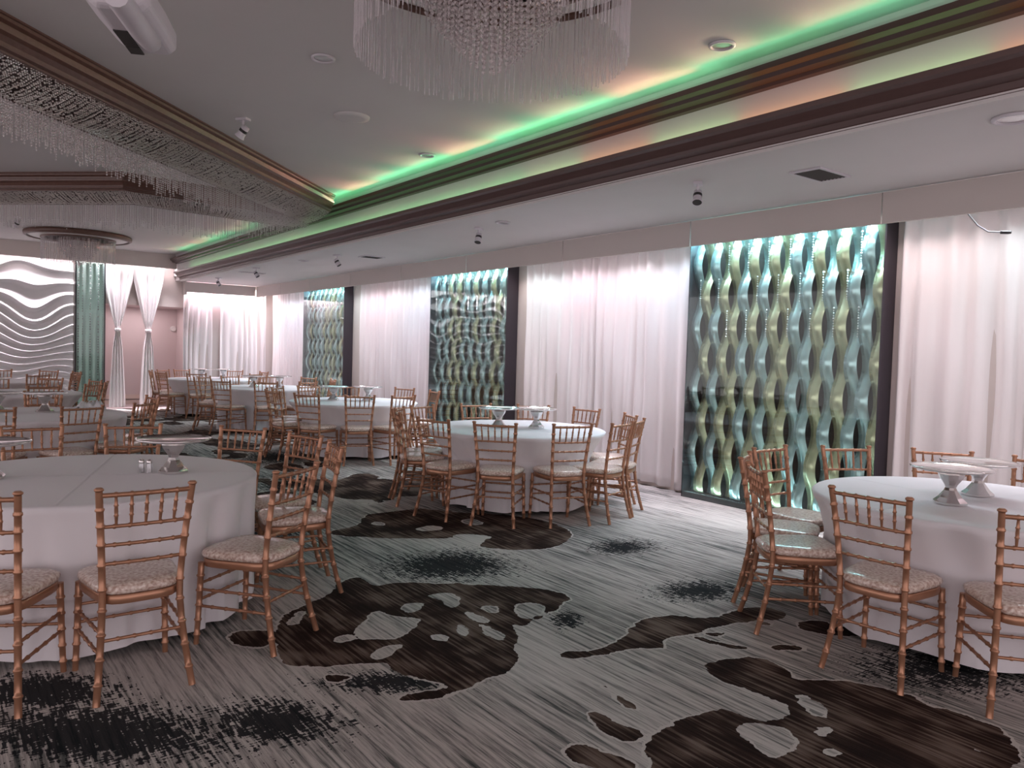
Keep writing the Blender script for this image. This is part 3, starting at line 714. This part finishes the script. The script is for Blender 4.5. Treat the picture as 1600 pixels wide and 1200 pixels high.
# chairs: (angle round the table in degrees, distance of the back-post line from the table centre)
CH = dict(
 T1=[(-179,1.32),(-146,1.33),(-104,1.33),(-80,1.34),(-54,1.33),(-20,1.32),(7,1.34),(154,1.32),(40,1.33)],
 T2=[(92,1.14),(126,1.14),(53,1.18),(28,1.20),(2,1.25),(-27,1.13),(-59,1.04),(-88,1.06)],
 T3=[(134,1.02),(167,1.13),(104,1.08),(66,1.07),(46,1.19),(-167,1.20),(-147,1.20),(-117,1.02),(-78,1.0),(-46,1.0),(-14,1.08),(22,1.16)],
 T4=[(125,1.0),(158,1.06),(-175,1.2),(-65,.98),(-103,.99),(-121,1.13),(-20,.96),(10,1.05),(41,1.1),(66,1.1),(93,1.08)],
 T5=[(124,.98),(161,1.05),(-164,1.05),(-60,1.0),(-101,1.0),(-125,1.1),(-25,1.1),(14,1.15),(45,1.15),(75,1.1)],
 T6=[(112,1.02),(151,1.02),(-150,1.05),(70,1.08),(40,1.15),(16,1.15),(-82,.95),(-40,1.05)],
 T7=[(-164,1.12),(-128,1.12),(-84,1.13),(162,1.1),(125,1.1),(-12,1.1),(25,1.1)],
 T8=[(-165,1.1),(-128,1.1),(-100,1.12),(-70,1.1),(160,1.1),(-30,1.1),(5,1.1),(40,1.1)],
 T9=[(-160,1.08),(-120,1.08),(-75,1.1),(-40,1.1),(165,1.08),(0,1.1)])
for i, k in enumerate(T): table(k, *T[k], 11+i, W[k])
CAM = Vector((0,0,1.55)); RGT = Vector((-.5979,-.8010,.0293)); FWD = Vector((.7999,-.5986,-.0421))
def px(p): q = Vector(p) - CAM; return q.dot(RGT)/q.dot(FWD)
ORD = ['first','second','third','fourth','fifth','sixth','seventh','eighth','ninth','tenth']
rnd = random.Random(5)
for k, lst in CH.items():
    c = Vector((*T[k], 0)); items = []
    for i, (a, d) in enumerate(lst):
        # measured back-top centre lies 7 cm behind the seat-level post line
        p = c + Vector((math.cos(A(a)), math.sin(A(a)), 0))*max(d, 1.15)
        rz = A(a) + PI/2 + A(rnd.uniform(-4,4))
        near = (p-CAM).length < (c-CAM).length
        items.append((near, px((p.x,p.y,.9)), p, rz))
    for side in (True, False):
        g = sorted((it for it in items if it[0] == side), key=lambda it: it[1])
        vis = [it for it in g if abs(it[1]) < .76]
        for it in g:
            if it not in vis: continue
            j = vis.index(it); n = len(vis)
            o = 'leftmost' if j == 0 else 'rightmost' if j == n-1 else ORD[j] + ' from left'
            if n == 1: o = 'only one'
            lab = f"gold chair at the {S_[k]}, {o} on its {'near side' if side else 'far side'}"
            place_chair(it[2].x, it[2].y, it[3], lab, 'gold bamboo-style banquet chairs')
for x, y, l in ((4.887,-1.133,'silver cake stand beside the salt and pepper shakers'),(5.093,-.216,'silver cake stand cut by the left photo edge, on the nearest left table'),
  (1.956,-4.574,'front silver cake stand of the pair on the right-edge table'),(1.996,-5.028,'rear silver cake stand of the pair on the right-edge table'),
  (6.388,-4.624,'left silver cake stand of the pair on the middle table'),(6.193,-4.966,'right silver cake stand of the pair on the middle table'),
  (10.494,-4.614,'left silver cake stand on the table right behind the middle table'),(10.326,-5.082,'right silver cake stand on the table right behind the middle table'),
  (13.996,-4.599,'left silver cake stand on the third curtain-side table'),(13.959,-5.072,'right silver cake stand on the third curtain-side table'),
  (17.45,-4.60,'left silver cake stand on the farthest corner table'),(17.40,-5.05,'right silver cake stand on the farthest corner table'),
  (9.445,-.904,'silver cake stand left of the crumpled napkin, on the second left table'),(9.485,-.489,'silver cake stand at the left photo edge, on the second left table'),
  (12.9,-.62,'silver cake stand on the third left table')): stand(x, y, l, rnd.uniform(0,.7))
def shaker(x, y, label, content, name):
    root = empty(name, (x,y,.767), 0, label, 'shaker', 'salt and pepper shakers')
    mb = MB(); mb.lathe([(.0165,0),(.018,.004),(.0165,.03),(.0145,.056)], 8, smooth=False); mb.build('glass_body', M_shaker, root)
    mb = MB(); mb.lathe([(.014,.003),(.0145,.028),(.013,.034)], 8, smooth=False); mb.build('contents', content, root)
    mb = MB(); mb.lathe([(.0155,.056),(.0165,.060),(.0155,.072),(.010,.079),(.003,.081)], 16); mb.build('cap', M_silver, root)
shaker(4.923,-1.006,'glass salt shaker with metal cap, next to the cake stand', M_salt, 'salt_shaker')
shaker(4.951,-.970,'glass pepper shaker with metal cap, left of the salt', M_pepper, 'pepper_shaker')
# crumpled napkin lying on the second left table
nx = 26; vs = []
for i in range(nx):
    for j in range(nx):
        u, v = i/(nx-1)-.5, j/(nx-1)-.5; e = 1 - max(abs(u), abs(v))*2
        h = max(0, noise.noise((u*7, v*7, 1.3))*.06 + .045*min(1, e*4)*(1+noise.noise((u*14,v*14,4))))
        vs.append((u*.26+.02*noise.noise((v*5,u*3,0)), v*.30+.02*noise.noise((u*5,v*3,5)), h+.002))
fs = [(i*nx+j, (i+1)*nx+j, (i+1)*nx+j+1, i*nx+j+1) for i in range(nx-1) for j in range(nx-1)]
mb = MB(); mb.add(vs, fs, True); o = mb.build('napkin', M_napkin, None, (9.80,-1.38,.767)); o.modifiers.new('thick','SOLIDIFY').thickness = .002
tag(o, 'crumpled white napkin on the second left table', 'napkin')

# ------------------------------------------------------------------ light
def area(name, loc, sx, sy, power, col, rot=(0,0,0), spread=PI):
    d = bpy.data.lights.new(name, 'AREA'); d.shape = 'RECTANGLE'; d.size = sx; d.size_y = sy; d.energy = power; d.color = col; d.spread = spread
    o = bpy.data.objects.new(name, d); COL.objects.link(o); o.location = loc; o.rotation_euler = rot; return o
K = 1.0
tints = [(1,.82,.93),(.72,.85,1),(1,.72,.85),(.82,.96,1),(.98,.92,1),(.90,.82,1),(1,.84,.84)]
x = 1.0; i = 0
while x < 18.7:                                   # LED wall wash behind the valance
    area('wall_wash', (x+.4, -6.47, 2.86), .8, .05, (8.5 if x > 4 else 6.5)*K, tints[(i*3) % 7], (A(7),0,0), A(125)); area('floor_wash', (x+.4, -6.44, 2.86), .8, .03, 2.2*K, tints[(i*3+1) % 7], (A(3),0,0), A(55)); x += .86; i += 1
for x0 in (3.46, 9.01, 14.6):                     # cyan strip inside each ribbon panel
    for k in range(3): area('panel_strip', (x0+.38+.72*k, -6.69, 2.94), .66, .05, 22*K, (.42,.88,1.0)); area('panel_base_strip', (x0+.38+.72*k, -6.63, .065), .66, .03, .8*K, (.6,.95,1.0), (PI,0,0))
for k in range(4): area('end_wash', (19.12, -4.9-.44*k, 2.88), .05, .4, 10*K, tints[(k*2) % 7])
for k in range(6): area('header_wash', (19.03, -4.2+.62*k+(0 if k < 3 else .1), 3.42), .04, .55, 3*K, ((1,.88,.94),(.92,.94,1),(1,.85,.9))[k % 3], (0,A(3),0), A(100))
for k in range(3): area('header_wash', (19.03, -.25+.9*k, 3.42), .04, .8, 5*K, (1,.86,.92), (0,A(3),0), A(100))
area('niche_fill', (19.9, -3.85, 2.34), .6, 1.2, 12*K, (1,.86,.9))  # added fill without a fitting, brightens the otherwise unlit niche
for k in range(9): area('header_spot', (18.995, -4.2+.62*k, 3.44), .03, .5, 10*K, (1,.86,.94) if k % 2 else (.95,.9,1), (0,A(4),0), A(45))
# colour-changing cove strips: above the upper ledge (washes the ceiling) and on the lower moulding
rg = [(.22,1,.42),(.25,1,.46),(.30,1,.50),(.20,1,.40),(.22,1,.50)]
for k in range(24):
    x = -1 + .8*k
    w = 1.0 if 3.3 < x < 12 else .55
    area('cove_strip', (x, -4.285, 3.435), .78, .02, 0.5*K*w, rg[k % 5], (A(180-20),0,0))
    area('cove_strip_far', (x+.2, -4.285, 3.452), .78, .015, 0.62*K*w, (.22,1,.48) if k % 3 else (1,.55,.35), (A(180-66),0,0), A(95)); area('cove_strip_red', (x+.3, -4.285, 3.452), .5, .015, .36*K, (1,.42,.36), (A(180-80),0,0), A(60))
    c = (.30,1,.34) if x > 5.5 else ((1,.42,.14) if k % 2 else (.62,1,.40))
    area('ledge_strip', (x, -4.385, 3.11), .78, .012, 1.5*K, c, (A(180+6),0,0), A(120))
# dim room light: the open side of the hall behind the camera
w = bpy.data.worlds.new('hall'); scene.world = w; w.use_nodes = True
bg = w.node_tree.nodes['Background']; bg.inputs[0].default_value = (1,.885,.92,1); bg.inputs[1].default_value = 1.5
# ------------------------------------------------------------------ camera
cd = bpy.data.cameras.new('camera'); cam = bpy.data.objects.new('camera', cd); COL.objects.link(cam)
cd.sensor_fit = 'HORIZONTAL'; cd.sensor_width = 36; cd.lens = 36*1200/1600; cd.clip_start = .05; cd.clip_end = 100
r = Vector((-0.5978823882897973, -0.8010485665121121, 0.0292889716749916)); d = Vector((-0.05127451401988782, 0.0017548613709026002, -0.9986830551649475)); f = Vector((0.7999422316548317, -0.5985967879553475, -0.04212257666178908))
m3 = Matrix((r, -d, -f)).transposed(); m4 = m3.to_4x4(); m4.translation = (0,0,1.55); cam.matrix_world = m4
scene.camera = cam
scene.view_settings.view_transform = 'Standard'; scene.view_settings.look = 'None'; scene.view_settings.gamma = 1; scene.view_settings.exposure = 0
scene.view_settings.use_curve_mapping = False
